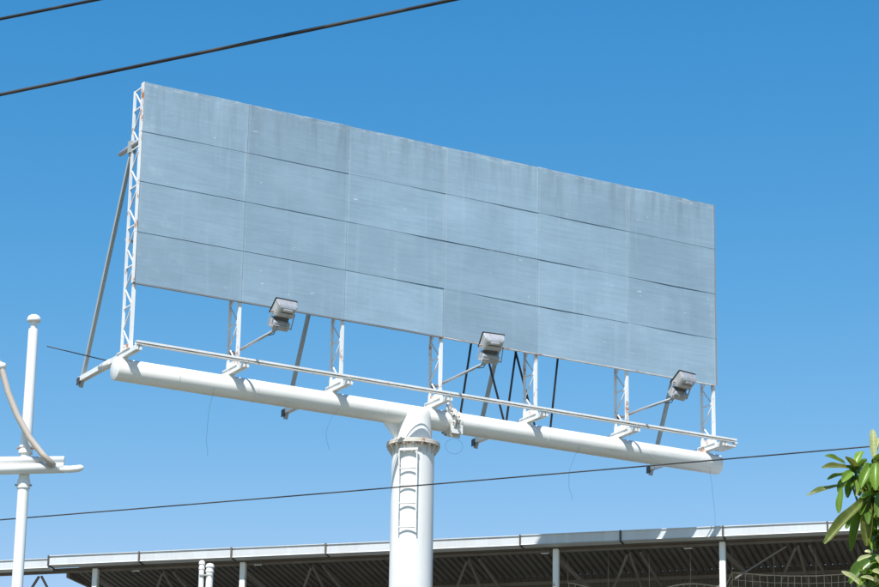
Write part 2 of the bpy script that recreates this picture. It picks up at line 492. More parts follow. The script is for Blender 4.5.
# lifting lug on the joint
bm = bmesh.new()
add_lathe(bm, [(0.045, -0.02), (0.145, -0.02), (0.145, 0.02), (0.045, 0.02)], L(0.40, PB + 0.12, BEAM_Z + 0.26), Vector((0.55, -0.83, 0)), n=28, close=True)
auto_smooth(mesh_obj('lifting_lug', bm, 'white', beam))
bm = bmesh.new()
add_lathe(bm, [(0.0, -0.035), (0.05, -0.035), (0.05, 0.035), (0.0, 0.035)], L(0.40, PB + 0.12, BEAM_Z + 0.26), Vector((0.55, -0.83, 0)), n=16)
auto_smooth(mesh_obj('lug_pin', bm, 'flange', beam))
# clamp brackets low on the joint
box('joint_stiffener', L(0.36, PB + 0.22, BEAM_Z - 0.30), L(0.66, PB + 0.25, BEAM_Z - 0.10), 'white', beam)
box('joint_stiffener', L(0.36, PB + 0.10, BEAM_Z - 0.36), L(0.66, PB + 0.13, BEAM_Z - 0.20), 'flange', beam)

# --- cross arms over the beam at each truss (long ones carry the rear braces)
ARM_Z = 16.15
ARM_H = 0.105
for k, u in enumerate(TR_U):
    rear = -2.68 if k % 2 == 0 else -0.80
    bm = bmesh.new()
    # two channels back to back with a small gap
    add_box(bm, L(u - 0.065, rear, ARM_Z - ARM_H / 2), L(u - 0.012, 0.36, ARM_Z + ARM_H / 2))
    add_box(bm, L(u + 0.012, rear, ARM_Z - ARM_H / 2), L(u + 0.065, 0.36, ARM_Z + ARM_H / 2))
    arm = mesh_obj('cross_arm', bm, 'white', BB)
    # saddle between arm and beam
    bm = bmesh.new()
    add_box(bm, L(u - 0.06, -0.58, ARM_Z - ARM_H / 2 - 0.07), L(u + 0.06, -0.33, ARM_Z - ARM_H / 2))
    mesh_obj('saddle', bm, 'white', arm)
    # foot plate under the truss
    bm = bmesh.new()
    add_box(bm, L(u - 0.085, -0.60, ARM_Z + ARM_H / 2), L(u + 0.085, 0.05, ARM_Z + ARM_H / 2 + 0.02))
    mesh_obj('foot_plate', bm, 'white', arm)
    bm = bmesh.new()
    pts = [(-0.56, 0), (0.03, 0), (-0.02, 0.15), (-0.50, 0.15)]
    a = [bm.verts.new(L(u - 0.010, p[0], ARM_Z + ARM_H / 2 + 0.02 + p[1])) for p in pts]
    c = [bm.verts.new(L(u + 0.010, p[0], ARM_Z + ARM_H / 2 + 0.02 + p[1])) for p in pts]
    bm.faces.new(a); bm.faces.new(c[::-1])
    for i in range(4): bm.faces.new((a[i], c[i], c[(i + 1) % 4], a[(i + 1) % 4]))
    mesh_obj('foot_gusset', bm, 'chord', arm)

# --- lattice trusses behind the sheets
T0, T1 = ARM_Z + ARM_H / 2 + 0.02, 22.0
def unit_bar(name, mat):
    bm = bmesh.new(); add_box(bm, (-0.5, -0.5, 0), (0.5, 0.5, 1))
    bmesh.ops.recalc_face_normals(bm, faces=bm.faces)
    me = bpy.data.meshes.new(name); bm.to_mesh(me); bm.free(); me.materials.append(M[mat]); return me
LAC = unit_bar('lacing_bar', 'lacing')
def bar_matrix(p0, p1, w1, w2, up=Vector((1, 0, 0))):
    d = p1 - p0
    s, t = frame_of(d, up)
    return Matrix.Translation(p0) @ Matrix((s * w1, t * w2, d)).transposed().to_4x4()
FD, RD = -0.075, -0.53
for k, u in enumerate(TR_U):
    fb = FD if 0 < k < 6 else FD
    tr = box('truss', L(u - 0.032, FD - 0.032, T0), L(u + 0.032, FD + 0.032, T1), 'chord', BB)
    tr['label'] = 'lattice upright, its front chord spotted with rust'
    box('rear_chord', L(u - 0.025, RD - 0.025, T0), L(u + 0.025, RD + 0.025, T1 - 0.02), 'lacing', tr)
    nb = 13
    hgt = (T1 - T0 - 0.12) / nb
    for i in range(nb):
        za, zb = T0 + 0.06 + i * hgt, T0 + 0.06 + (i + 1) * hgt
        fa, fb2 = (FD - 0.03, RD + 0.024) if i % 2 == 0 else (RD + 0.024, FD - 0.03)
        shared('lacing_bar', LAC, tr, bar_matrix(L(u, fa, za), L(u, fb2, zb), 0.024, 0.026))
        if i % 2 == 1 or i == nb - 1:
            shared('lacing_bar', LAC, tr, bar_matrix(L(u, RD + 0.024, zb + 0.02), L(u, FD - 0.03, zb + 0.02), 0.028, 0.03))
# horizontal girts that carry the sheets
for j in range(5):
    z = ZB0 + ROWH * j + (0.03 if j == 0 else -0.03 if j == 4 else 0)
    box('girt', L(-HALF + 0.01, -0.041, z - 0.045), L(HALF - 0.01, -0.028, z + 0.045), 'girt', BB)
box('rear_girt', L(-HALF, RD - 0.075, 18.66), L(HALF, RD - 0.027, 18.72), 'brace', BB)
# --- sheets, 6 x 4
for c in range(6):
    for r_ in range(4):
        u0, u1 = -HALF + c * COLW + 0.003, -HALF + (c + 1) * COLW - 0.003
        z0, z1 = ZB0 + r_ * ROWH + 0.001, ZB0 + (r_ + 1) * ROWH - 0.001 - (rnd.choice((0.001, 0.004, 0.008, 0.011)) if r_ < 3 else 0)
        proud = 0.004 + 0.004 * r_ + rnd.uniform(-0.001, 0.001)
        lean = rnd.uniform(-0.0028, 0.0028); twist = rnd.uniform(-0.003, 0.003)
        ph = rnd.uniform(0, 6.28)
        bm = bmesh.new()
        lay = bm.verts.layers.float_vector.new('bpos')
        nx, nz = 12, 6
        front = []
        for i in range(nx + 1):
            col = []
            for j in range(nz + 1):
                s, t = i / nx, j / nz
                wob = 0.004 * math.sin(5.1 * s + ph) * math.sin(4 * t + ph * 1.7)
                y = proud + wob + lean * (t - 0.5) * 2 + twist * (s - 0.5) * 2
                zz = z0 + (z1 - z0) * t
                if r_ == 3 and j == nz: zz += 0.012 * math.sin(7 * s + ph) * rnd.uniform(0.2, 1)   # uneven top edge
                v = bm.verts.new(L(u0 + (u1 - u0) * s, y, zz))
                v[lay] = (u0 + HALF + (u1 - u0) * s, zz - ZB0, 0)
                col.append(v)
            front.append(col)
        bk = []
        for i in (0, nx):
            for j in (0, nz):
                v = bm.verts.new(L(u0 if i == 0 else u1, -0.027, front[i][j].co.z))
                v[lay] = front[i][j][lay]
                bk.append(v)
        for i in range(nx):
            for j in range(nz):
                f = bm.faces.new((front[i][j], front[i + 1][j], front[i + 1][j + 1], front[i][j + 1])); f.smooth = True
        # rim (b: 00,0n,n0,nn)
        bm.faces.new([front[i][0] for i in range(nx, -1, -1)] + [bk[0], bk[2]])
        bm.faces.new([front[i][nz] for i in range(nx + 1)] + [bk[3], bk[1]])
        bm.faces.new([front[0][j] for j in range(nz + 1)] + [bk[1], bk[0]])
        bm.faces.new([front[nx][j] for j in range(nz, -1, -1)] + [bk[2], bk[3]])
        bm.faces.new((bk[0], bk[1], bk[3], bk[2]))
        auto_smooth(mesh_obj('panel', bm, 'sheet', BB), 30)
# edge trims: bottom angle in lengths, left-hand scuffed strip
for c in range(6):
    u0, u1 = -HALF + c * COLW + 0.003, -HALF + (c + 1) * COLW - 0.003
    bm = bmesh.new()
    add_box(bm, L(u0, -0.055, ZB0 - 0.022), L(u1, 0.004 + (0.006 if c > 3 else 0), ZB0 - 0.002))
    mesh_obj('bottom_angle', bm, 'edge' if c in (3, 4, 5) else 'girt', BB)
for r_ in range(4):
    box('side_trim', L(-HALF - 0.022, -0.10, ZB0 + r_ * ROWH + 0.004), L(-HALF - 0.001, 0.024, ZB0 + (r_ + 1) * ROWH - 0.004), 'chord', BB)
    box('side_trim', L(HALF + 0.001, -0.10, ZB0 + r_ * ROWH + 0.004), L(HALF + 0.022, 0.024, ZB0 + (r_ + 1) * ROWH - 0.004), 'girt', BB)

# --- front rail of the catwalk, in lengths spliced at the arms
RB, RZ = 0.325, 16.262
cuts = [-7.36, -4.88, -2.44, 0.0, 2.44, 4.88, 7.62]
for a, c in zip(cuts, cuts[1:]):
    bm = bmesh.new()
    z0 = ARM_Z + ARM_H / 2 + 0.001
    add_box(bm, L(a + 0.006, RB - 0.012, z0), L(c - 0.006, RB + 0.055, z0 + 0.010))
    add_box(bm, L(a + 0.006, RB - 0.024, z0), L(c - 0.006, RB - 0.0125, z0 + 0.085))
    add_box(bm, L(a + 0.006, RB - 0.012, z0 + 0.074), L(c - 0.006, RB + 0.055, z0 + 0.085))
    add_box(bm, L(a + 0.006, RB + 0.0455, z0 + 0.045), L(c - 0.006, RB + 0.055, z0 + 0.0735))
    mesh_obj('catwalk_rail', bm, 'white', BB)
# added thin tube, tucked behind the rail to cast shadow stripes on the neck
for bb, zz in ((0.235, 0.040),):
    tube('added_shadow_tube', [L(-7.34, bb, ARM_Z + ARM_H / 2 + zz), L(7.5, bb, ARM_Z + ARM_H / 2 + zz)], 0.011, 'lacing', BB, 10)
# end lug of the right-hand rail
box('rail_end_plate', L(7.56, RB - 0.07, ARM_Z + 0.02), L(7.62, RB + 0.07, ARM_Z + ARM_H / 2), 'chord', BB)
box('end_bracket', L(7.36, -0.20, ARM_Z - 0.05), L(7.60, 0.36, ARM_Z - 0.01), 'chord', BB)

# --- rear braces, with their hinge plates and the stub at the top
for u in (TR_U[0], TR_U[2], TR_U[4], TR_U[6]):
    p0, p1 = L(u, -2.60, ARM_Z - 0.06), L(u, RD - 0.02, 20.65)
    br = bar('rear_brace', p0 + (p0 - p1).normalized() * 0.12, p1, 0.075, 0.075, 'brace', BB, Vector((1, 0, 0)))
    box('hinge_plate', L(u - 0.080, -2.70, ARM_Z - 0.13), L(u - 0.066, -2.56, ARM_Z + 0.03), 'darkrod', br)
    tube('brace_stub', [L(u, -0.12, 20.76), L(u, -1.16, 20.76)], 0.055, 'galv', br, 14)
    box('clamp', L(u - 0.07, -0.62, 20.60), L(u + 0.07, -0.50, 20.86), 'brace', br)
# sleeve on the left arm and the loose rod lying through it
tube('arm_sleeve', [L(TR_U[0], -1.55, ARM_Z), L(TR_U[0], -1.02, ARM_Z)], 0.088, 'white', BB, 16)
tube('loose_rod', [L(TR_U[0] - 1.35, -1.25, ARM_Z + 0.19), L(TR_U[0] + 0.05, -1.30, ARM_Z + 0.10)], 0.012, 'darkrod', BB, 8)
# --- black zigzag rods behind, near the post
RBK = -0.64
for (ua, za, ub, zb) in ((0.84, 16.06, 1.24, 18.68), (1.17, 18.68, 1.99, 16.08), (2.03, 16.08, 2.40, 18.68), (2.10, 18.30, 2.80, 16.08), (3.19, 16.08, 3.49, 18.68)):
    tube('stay_rod', [L(ua, RBK, za), L(ub, RBK, zb)], 0.025, 'darkrod', BB, 10)
# --- loose dangling wires
def dangle(u, b, z, ln, sw, seed):
    q = random.Random(seed)
    pts = []
    for i in range(12):
        t = i / 11
        pts.append(L(u + sw * math.sin(t * 2.4) * 0.5 + q.uniform(-0.012, 0.012) * (t > 0), b, z - ln * t))
    tube('loose_wire', pts, 0.0022, 'cable', BB, 6)
dangle(-5.3, PB + 0.20, BEAM_Z - 0.10, 1.5, -0.25, 1)
dangle(-2.35, PB + 0.18, BEAM_Z - 0.12, 0.95, -0.6, 2)
dangle(3.75, PB + 0.18, BEAM_Z - 0.13, 1.25, -0.6, 3)
dangle(7.30, PB + 0.18, BEAM_Z - 0.12, 2.0, 0.25, 4)
tube('loose_wire', [L(0.62 + 0.22 * math.sin(a), PB - 0.05 + 0.05 * math.cos(a), 15.50 - 0.16 * (1 - math.cos(a))) for a in [k * 0.4 for k in range(17)]], 0.0022, 'cable', BB, 6)

# --- ladder section on the post
wl = Vector((-0.20, -0.98, 0)).normalized()                  # world direction the ladder faces
nl = Vector((wl.dot(BU), wl.dot(-BN), 0))                    # in billboard axes
tl = Vector((-nl.y, nl.x, 0))
if (BU * tl.x - BN * tl.y).x < 0: tl = -tl
lc = nl * 0.512
lad = empty('ladder', (0, 0, 0), 0, BB)
LZ0, LZ1 = 13.24, 15.00
for s in (-1, 1):
    bar('ladder_rail', lc + tl * (0.195 * s) + Vector((0, 0, LZ0)), lc + tl * (0.195 * s) + Vector((0, 0, LZ1)), 0.022, 0.035, 'white', lad, nl)
    for z in (LZ0 + 0.42, LZ1 - 0.30):
        bar('standoff', lc + tl * (0.195 * s) + Vector((0, 0, z)), nl * 0.42 + tl * (0.195 * s) + Vector((0, 0, z)), 0.03, 0.05, 'white', lad)
for z in (LZ0 + 0.06, 13.82, 14.21, 14.585):
    tube('rung', [lc - tl * 0.195 + Vector((0, 0, z)), lc + tl * 0.195 + Vector((0, 0, z))], 0.016, 'white', lad, 10)
bar('top_bar', lc - tl * 0.215 + Vector((0, 0, LZ1)), lc + tl * 0.215 + Vector((0, 0, LZ1)), 0.05, 0.05, 'white', lad)

# ================================================================== FLOODLIGHTS on outriggers
def floodlight(u, tip, label, turn, tilt, off=0.0, lift=0.0):
    ang = math.atan2(BU.y, BU.x)
    org = O3 + BU * u + BN * (RD + 0.03)
    E = empty('floodlight', (org.x, org.y, 16.56), ang)
    tag(E, label, 'floodlight', 'floodlights on arms in front of the billboard')
    def q(x, b, z): return Vector((x, -(b - RD - 0.03), z - 16.56))
    pv = Vector(tip)
    tube('arm', [q(0.075, RD - 0.06, 16.585), q(0.075, 0.4, 16.605), q(0.075, pv.y, pv.z)], 0.030, 'galv', E, 12)
    box('arm_clamp', q(0.026, RD - 0.06, 16.52), q(0.115, RD + 0.05, 16.65), 'lampdark', E)
    # lamp head: own frame; aim axis back towards the board and up
    hd = q(0.075 + off, pv.y + 0.06, pv.z + 0.30 + lift)
    el = R(tilt)
    ax = Vector((0, math.cos(el), math.sin(el)))              # local y points behind the board
    sx = Vector((1, 0, 0))
    rot = Matrix.Rotation(turn, 3, 'Z')
    ax = rot @ ax; sx = rot @ sx
    tt = sx.cross(ax)                                          # front and up
    if tt.z < 0: tt = -tt
    def h(x, t, a): return hd + sx * x + tt * t + ax * a
    def loft(name, secs, mat, par, cap=True):
        bm = bmesh.new(); rs = []
        for (wx, t0, t1, a) in secs:
            rs.append([bm.verts.new(h(x, t, a)) for x, t in ((-wx, t0), (wx, t0), (wx, t1), (-wx, t1))])
        for A, B2 in zip(rs, rs[1:]):
            for k in range(4): bm.faces.new((A[k], A[(k + 1) % 4], B2[(k + 1) % 4], B2[k]))
        if cap: bm.faces.new(rs[0][::-1]); bm.faces.new(rs[-1])
        bmesh.ops.bevel(bm, geom=bm.edges[:], offset=0.012, segments=2, affect='EDGES')
        return mesh_obj(name, bm, mat, par)
    rf = loft('reflector_housing', [(0.175, -0.10, 0.10, -0.15), (0.215, -0.145, 0.145, -0.10), (0.245, -0.165, 0.185, 0.06)], 'lampgrey', E)
    loft('rim', [(0.262, -0.18, 0.20, 0.061), (0.262, -0.18, 0.20, 0.085)], 'lampdark', rf)
    loft('glass', [(0.24, -0.16, 0.18, 0.086), (0.24, -0.16, 0.18, 0.112)], 'glass', rf)
    loft('rear_slot', [(0.15, -0.02, 0.02, -0.156), (0.15, -0.02, 0.02, -0.12)], 'lampdark', rf)
    loft('terminal_box', [(0.10, 0.03, 0.085, -0.19), (0.11, 0.02, 0.09, -0.14)], 'lampgrey', rf)
    gb = loft('gear_box', [(0.185, -0.405, -0.225, -0.20), (0.195, -0.415, -0.215, 0.03)], 'lampgrey', E)
    loft('neck_plate', [(0.15, -0.235, -0.08, -0.11), (0.15, -0.235, -0.08, 0.0)], 'lampdark', E)
    # yoke: two cheeks and a cross strap down to the arm
    foot = q(0.075, pv.y, pv.z)
    bm = bmesh.new()
    for s in (-1, 1):
        top = h(0.272 * s, -0.08, -0.02); mid = h(0.272 * s, -0.36, -0.14); low = foot + sx * (0.15 * s) + Vector((0, 0, 0.025))
        for pa, pb in ((top, mid), (mid, low)):
            add_bar(bm, pa, pb, 0.030, 0.012, sx)
    add_bar(bm, foot - sx * 0.15 + Vector((0, 0, 0.025)), foot + sx * 0.15 + Vector((0, 0, 0.025)), 0.05, 0.016)
    mesh_obj('yoke', bm, 'galv', E)
    tube('pivot_bolt', [h(-0.285, -0.08, -0.02), h(0.285, -0.08, -0.02)], 0.014, 'bolt', E, 8)
    # supply cable from the gear box to the arm
    g0 = h(0.0, -0.40, -0.06); g1 = q(0.06, pv.y - 0.55, pv.z - 0.02)
    tube('supply_cable', [g0, g0.lerp(g1, 0.35) + Vector((0, 0, -0.10)), g0.lerp(g1, 0.75) + Vector((0, 0, -0.05)), g1], 0.009, 'cable', E, 6)
    return E
floodlight(TR_U[1], (0, 1.70, 16.63), 'grey floodlight on an arm in front of the billboard, nearest the lamp post', R(4), 47, 0.06, 0.085)
floodlight(TR_U[3], (0, 1.86, 16.64), 'grey floodlight above the billboard post, between the other two floodlights', R(-7), 42, 0.03, 0.09)
floodlight(TR_U[5], (0, 1.86, 16.58), 'grey floodlight at the far right end of the billboard', R(10), 52, 0.10, 0.06)

# ================================================================== CANOPY BUILDING
Q0 = Vector((-9.547, 64.331, 0)); CD = Vector((0.9594, -0.2822, 0)).normalized(); CH = 14.416
CB = empty('canopy_building', Q0, math.atan2(CD.y, CD.x))
tag(CB, 'open-fronted building with white fascia, slender posts and dark corrugated canopy', 'building')
JS = 2.405
FH = 0.235
# fascia lengths, each a folded sheet with a lip; one step down at the left end
for k in range(-3, 12):
    x0, x1 = k * JS + 0.012, (k + 1) * JS - 0.012
    dz = -0.055 if k < 0 else rnd.uniform(-0.008, 0.008)
    dy = 0.03 if k < 0 else rnd.uniform(-0.010, 0.010)
    bm = bmesh.new()
    prof = [(0.0, 0.0), (-0.03, 0.0), (-0.03, -0.018), (-0.004, -0.022), (0.0, -FH + 0.02), (-0.012, -FH), (0.30, -FH - 0.02), (0.30, -FH + 0.0), (0.02, -FH + 0.02), (0.02, 0.0)]
    a = [bm.verts.new((x0, p[0] + dy, CH + dz + p[1])) for p in prof]; c = [bm.verts.new((x1, p[0] + dy, CH + dz + p[1])) for p in prof]
    kk = len(prof)
    for i in range(kk): bm.faces.new((a[i], a[(i + 1) % kk], c[(i + 1) % kk], c[i]))
    bm.faces.new(a[::-1]); bm.faces.new(c)
    mesh_obj('fascia', bm, 'fascia', CB)
    box('fascia_joint', (x1 - 0.008, -0.036, CH - FH - 0.03), (x1 + 0.032, 0.33, CH + 0.008), 'joint', CB)
# gutter soffit and edge beam
box('soffit', (-6.4, 0.31, CH - FH - 0.05), (29.0, 0.60, CH - FH - 0.025), 'soffit', CB)
box('edge_beam', (-6.4, 0.47, CH - FH - 0.11), (29.0, 0.55, CH - FH - 0.052), 'frame', CB)
# roof cover on top of the canopy
box('roof_cover', (0.25, 0.05, CH - 0.05), (29.0, 3.2, CH - 0.02), 'fascia', CB)
# corrugated deck seen from below
bm = bmesh.new()
x, WV = 0.34, 0.17
Y0, Z0, Y1, Z1 = 0.50, CH - 0.286, 2.75, CH - 0.496
prv = None
prof = ((0.0, 0.0), (0.045, 0.0), (0.07, 0.06), (0.10, 0.06), (0.125, 0.0))
while x < 29:
    for dx, dz in prof:
        cur = (bm.verts.new((x + dx, Y0, Z0 + dz)), bm.verts.new((x + dx, Y1, Z1 + dz)))
        if prv: bm.faces.new((prv[0], cur[0], cur[1], prv[1]))
        prv = cur
    x += WV
deck = mesh_obj('corrugated_deck', bm, 'deck', CB)
sm = deck.modifiers.new('thick', 'SOLIDIFY'); sm.thickness = 0.004; sm.offset = 1
box('deck_edge_angle', (0.27, 0.5, CH - 0.46), (0.335, 2.7, CH - 0.28), 'frame', CB).rotation_euler = (0, 0, 0)
# posts along the front edge
for xs in [x * 0.996 - 0.02 for x in (1.127 - 3.93, 1.127, 5.016, 8.95, 12.867, 16.835, 20.77, 24.7, 28.6)]:
    box('support_post', (xs - 0.07, 0.33, 0), (xs + 0.07, 0.47, CH - FH - 0.055), 'white', CB, 0.012)
    if xs > 0:
        bar('roof_brace', (xs + 0.02, 0.60, CH - 0.50), (xs + 1.05, 2.30, CH - 1.55), 0.07, 0.07, 'frame', CB)
        bar('roof_brace', (xs + 1.72, 0.60, CH - 0.42), (xs + 1.72, 2.5, CH - 1.20), 0.06, 0.06, 'frame', CB)
        bar('roof_brace', (xs + 1.98, 0.60, CH - 0.42), (xs + 2.25, 2.5, CH - 1.10), 0.06, 0.06, 'frame', CB)
        bar('roof_brace', (xs + 1.66, 0.62, CH - 0.44), (xs + 1.18, 1.2, CH - 1.15), 0.045, 0.045, 'frame', CB)
bar('cross_brace', (17.0, 0.56, CH - 1.12), (18.2, 0.56, CH - 0.42), 0.035, 0.035, 'frame', CB)
bar('cross_brace', (16.2, 0.56, CH - 1.55), (16.78, 0.56, CH - 1.18), 0.035, 0.035, 'frame', CB)
# open end of the frame left of the deck
for (xa, za, xb, zb) in ((-0.46, CH - 0.40, -1.0, CH - 1.25), (-0.40, CH - 0.40, 0.12, CH - 1.25)):
    bar('truss_web', (xa, 0.49, za), (xb, 0.49, zb), 0.05, 0.05, 'frame', CB)
bar('truss_web', (-3.0, 0.49, CH - 1.25), (1.06, 0.49, CH - 1.25), 0.05, 0.05, 'frame', CB)
for k in range(-2, 0):
    xx = -0.46 + k * 1.9
    bar('truss_web', (xx, 0.49, CH - 0.40), (xx - 0.8, 0.49, CH - 1.25), 0.05, 0.05, 'frame', CB)
bar('tie_rod', (0.0, 2.3, CH - 0.66), (0.36, 2.3, CH - 0.64), 0.025, 0.025, 'frame', CB)
# rear wall below the deck: ribbed sheeting in lengths
xw0 = 0.75
while xw0 < 28.8:
    bm = bmesh.new()
    xe = min(xw0 + 1.0, 29)
    prv = None
    xx = xw0 + 0.004
    while xx < xe - 0.1:
        for dx, dy in ((-0.006, 0), (0.12, 0), (0.14, -0.03), (0.18, -0.03), (0.206, 0.002)):
            if xx + dx > xe + 0.02: break
            cur = (bm.verts.new((xx + dx, 2.72 + dy, 0)), bm.verts.new((xx + dx, 2.72 + dy, CH - 0.45)))
            if prv: bm.faces.new((prv[0], prv[1], cur[1], cur[0]))
            prv = cur
        xx += 0.199
    mesh_obj('wall_sheet', bm, 'wall', CB)
    xw0 += 1.0
box('end_wall', (0.68, 2.76, 0), (0.74, 9.0, CH - 0.5), 'wall', CB)
box('wall_plate', (0.68, 2.66, CH - 0.68), (29, 2.685, CH - 0.59), 'frame', CB)
# small tube lights hung below the deck
for i, (px, py) in enumerate(((136, 571), (258, 565), (545, 553.5), (688, 548.5))):
    p = at_y(px, py, 62)
    # put it on the plane just under the deck
    d = ray(px, py)
    back = Vector((-CD.y, CD.x, 0))
    s = ((Q0 + back * 0.95 - CAMP).dot(back)) / d.dot(back)
    P = CAMP + d * s
    zc = CH - 0.41
    P = CAMP + d * ((zc - CAMP.z) / d.z)
    E = empty('tube_light', P, math.atan2(CD.y, CD.x))
    tag(E, ['small white tube light under the left end of the canopy', 'small white tube light under the canopy just right of the twin pipes', 'small white tube light under the canopy just right of the thick billboard post',
            'small white tube light under the canopy between the two right-hand posts'][i], 'light', 'tube lights under the canopy')
    box('tray', (-0.10, -0.03, 0.010), (0.10, 0.03, 0.026), 'frame', E)
    tube('tube', [(-0.095, 0, 0.0), (0.095, 0, 0.0)], 0.012, 'white', E, 10)
    for sx in (-0.07, 0.07):
        tube('hanger', [(sx, 0, 0.026), (sx, 0, 0.13)], 0.006, 'frame', E, 6)

# netting hung below the canopy front
NE = empty('safety_net', Q0 + Vector((0, 0, 0)), math.atan2(CD.y, CD.x))
tag(NE, 'beige square-mesh netting hung under the right half of the canopy', 'net')
bm = bmesh.new()
NY = 0.95
x0, x1, st = 12.95, 28.0, 0.163
def ntop(x):
    t = ((x - 12.95) % 3.95) / 3.95
    s = CH - 0.90 - 0.16 * 4 * t * (1 - t)
    if x < 16.8: s -= 0.10 + 0.25 * (math.sin(x * 2.3) * 0.5 + 0.5)
    return s
x = x0; q = random.Random(5); cols = []
while x < x1:
    cols.append(x); x += st
for x in cols:
    zt = ntop(x)
    pts = [Vector((x + 0.02 * math.sin(k * 1.3 + x * 5), NY + 0.03 * math.sin(k + x * 2), zt - k * 0.5)) for k in range(7)]
    for a, c in zip(pts, pts[1:]): add_bar(bm, a, c, 0.012, 0.012, Vector((0, 1, 0)))
for r_ in range(0, 17):
    pr = None
    for x in cols:
        p = Vector((x, NY + 0.012 + 0.02 * math.sin(x * 2 + r_), ntop(x) - r_ * st + 0.008 * q.uniform(-1, 1)))
        if pr: add_bar(bm, pr, p, 0.011, 0.011)
        pr = p
nm = mesh_obj('net_mesh', bm, 'net', NE)
nm['kind'] = 'stuff'
tube('head_rope', [(x, NY, ntop(x) + 0.01) for x in cols], 0.012, 'net', NE, 6)
for k in range(0, len(cols), 6):
    x = cols[k]
    tube('hanger_cord', [(x, NY, ntop(x)), (x, NY, CH - 0.31)], 0.005, 'net', NE, 5)

# twin vent pipes in front of the canopy
P = at_y(206.5, 563, 61.0)
VP = empty('twin_pipe', (P.x, P.y, 0))
tag(VP, 'pair of white upright pipes with round caps below the canopy fascia', 'pipe')
for s, hz, r_, cap in ((-0.105, P.z, 0.062, 1), (0.085, P.z - 0.07, 0.085, 0)):
    bm = bmesh.new()
    prof = [(0, 0), (r_, 0), (r_, hz - 0.16), (r_ * 1.16, hz - 0.155), (r_ * 1.16, hz - 0.10), (r_, hz - 0.095), (r_, hz - 0.04)]
    prof += [(r_ * 1.2, hz - 0.035), (r_ * 1.2, hz + 0.0), (r_ * 0.9, hz + 0.045), (r_ * 0.4, hz + 0.06), (0, hz + 0.062)]
    add_lathe(bm, prof, (s, 0, 0), n=24)
    auto_smooth(mesh_obj('pipe', bm, 'white', VP))
bar('strap', (-0.15, -0.06, P.z - 0.30), (0.15, -0.06, P.z - 0.30), 0.06, 0.03, 'brace', VP)
bar('strap', (-0.15, -0.06, P.z - 2.30), (0.15, -0.06, P.z - 2.30), 0.06, 0.03, 'brace', VP)

# ================================================================== LAMP POST at the left
LY = 28.0
lb = at_y(25, 478, LY)
LP = empty('lamp_post', (lb.x - 0.01, LY, 0))
tag(LP, 'white pole with domed finial, horizontal pipe arms and curved strut', 'pole')
def lp(px, py, dy=0.0):
    p = at_y(px, py, LY + dy); return Vector((p.x - LP.location.x, dy, p.z))
zc = lp(25, 478).z
bm = bmesh.new()
add_lathe(bm, [(0, 0), (0.14, 0), (0.14, 0.03), (0.072, 0.035), (0.066, 4), (0.060, zc - 0.30), (0.060, zc - 0.12), (0.072, zc - 0.118), (0.072, zc - 0.05), (0.066, zc - 0.02), (0.045, zc + 0.02), (0.0, zc + 0.035)], (0, 0, 0), n=32)
auto_smooth(mesh_obj('lower_pole', bm, 'lamppost', LP))
zt = lp(33, 320).z
zu = lp(25, 452).z
XO = lp(33, 321).x
bm = bmesh.new()
add_lathe(bm, [(0, zc), (0.058, zc), (0.058, zu - 0.02), (0.078, zu - 0.02), (0.078, zu + 0.02), (0.064, zu + 0.025), (0.064, zu + 0.045), (0.075, zu + 0.047), (0.075, zu + 0.065), (0.060, zu + 0.07), (0.054, zt - 0.12), (0.050, zt - 0.105), (0.034, zt - 0.10), (0.034, zt - 0.07)], (0, 0, 0), n=32)
auto_smooth(mesh_obj('upper_pole', bm, 'lamppost', LP))
bm = bmesh.new()
add_lathe(bm, [(0, zt - 0.075), (0.036, zt - 0.07), (0.038, zt - 0.022), (0.074, zt - 0.018), (0.078, zt - 0.010), (0.076, zt + 0.012), (0.064, zt + 0.038), (0.038, zt + 0.056), (0, zt + 0.062)], (0, 0, 0), n=32)
auto_smooth(mesh_obj('finial', bm, 'lamppost', LP))
# two stacked pipe arms
def hline(x0, y0, x1, y1, dy):
    a, c = lp(x0, y0, dy), lp(x1, y1, dy)
    return a, c
a, c = lp(64.5, 460.0, -0.06), lp(-90, 461.5, -0.06)
tube('upper_arm', [a, c], 0.042, 'lamppost', LP, 24)
a2, c2 = lp(64, 467.8, -0.10), lp(-90, 471.5, -0.10)
tube('lower_arm', [a2, c2], 0.058, 'lamppost', LP, 24)
pts = [lp(60, 469.2, -0.12), lp(70, 469.4, -0.12), lp(78, 468.6, -0.12), lp(81, 467.9, -0.12), lp(82.8, 467.4, -0.12), lp(83.8, 467.1, -0.12)]
bm = bmesh.new(); add_tube(bm, pts, [0.038, 0.038, 0.038, 0.034, 0.022, 0.004], 20)
mesh_obj('arm_tip', bm, 'lamppost', LP)
cv = [(-30, 296), (-14, 338), (2, 370), (8, 392), (17, 415), (29, 437), (42, 454), (54, 466)]
bm = bmesh.new(); add_tube(bm, [lp(x, y, -0.19) for x, y in cv], 0.034, 20)
mesh_obj('curved_strut', bm, 'brownpipe', LP)
a, c = lp(-40, 369, -0.19), lp(6, 366, -0.19)
bm = bmesh.new(); add_tube(bm, [a, a.lerp(c, 0.9), c], [0.05, 0.05, 0.03], 20)
mesh_obj('side_arm', bm, 'lamppost', LP)
# strut that ties the side arm back down (outside the picture) to the pipe arms
tube('side_post', [lp(-40, 369, -0.19), lp(-42, 476, -0.10)], 0.045, 'lamppost', LP, 16)
for dz in (zu + 0.035, zc - 0.085):
    tube('clamp_bolt', [Vector((-0.092, -0.02, dz)), Vector((0.092, -0.02, dz))], 0.010, 'bolt', LP, 8)

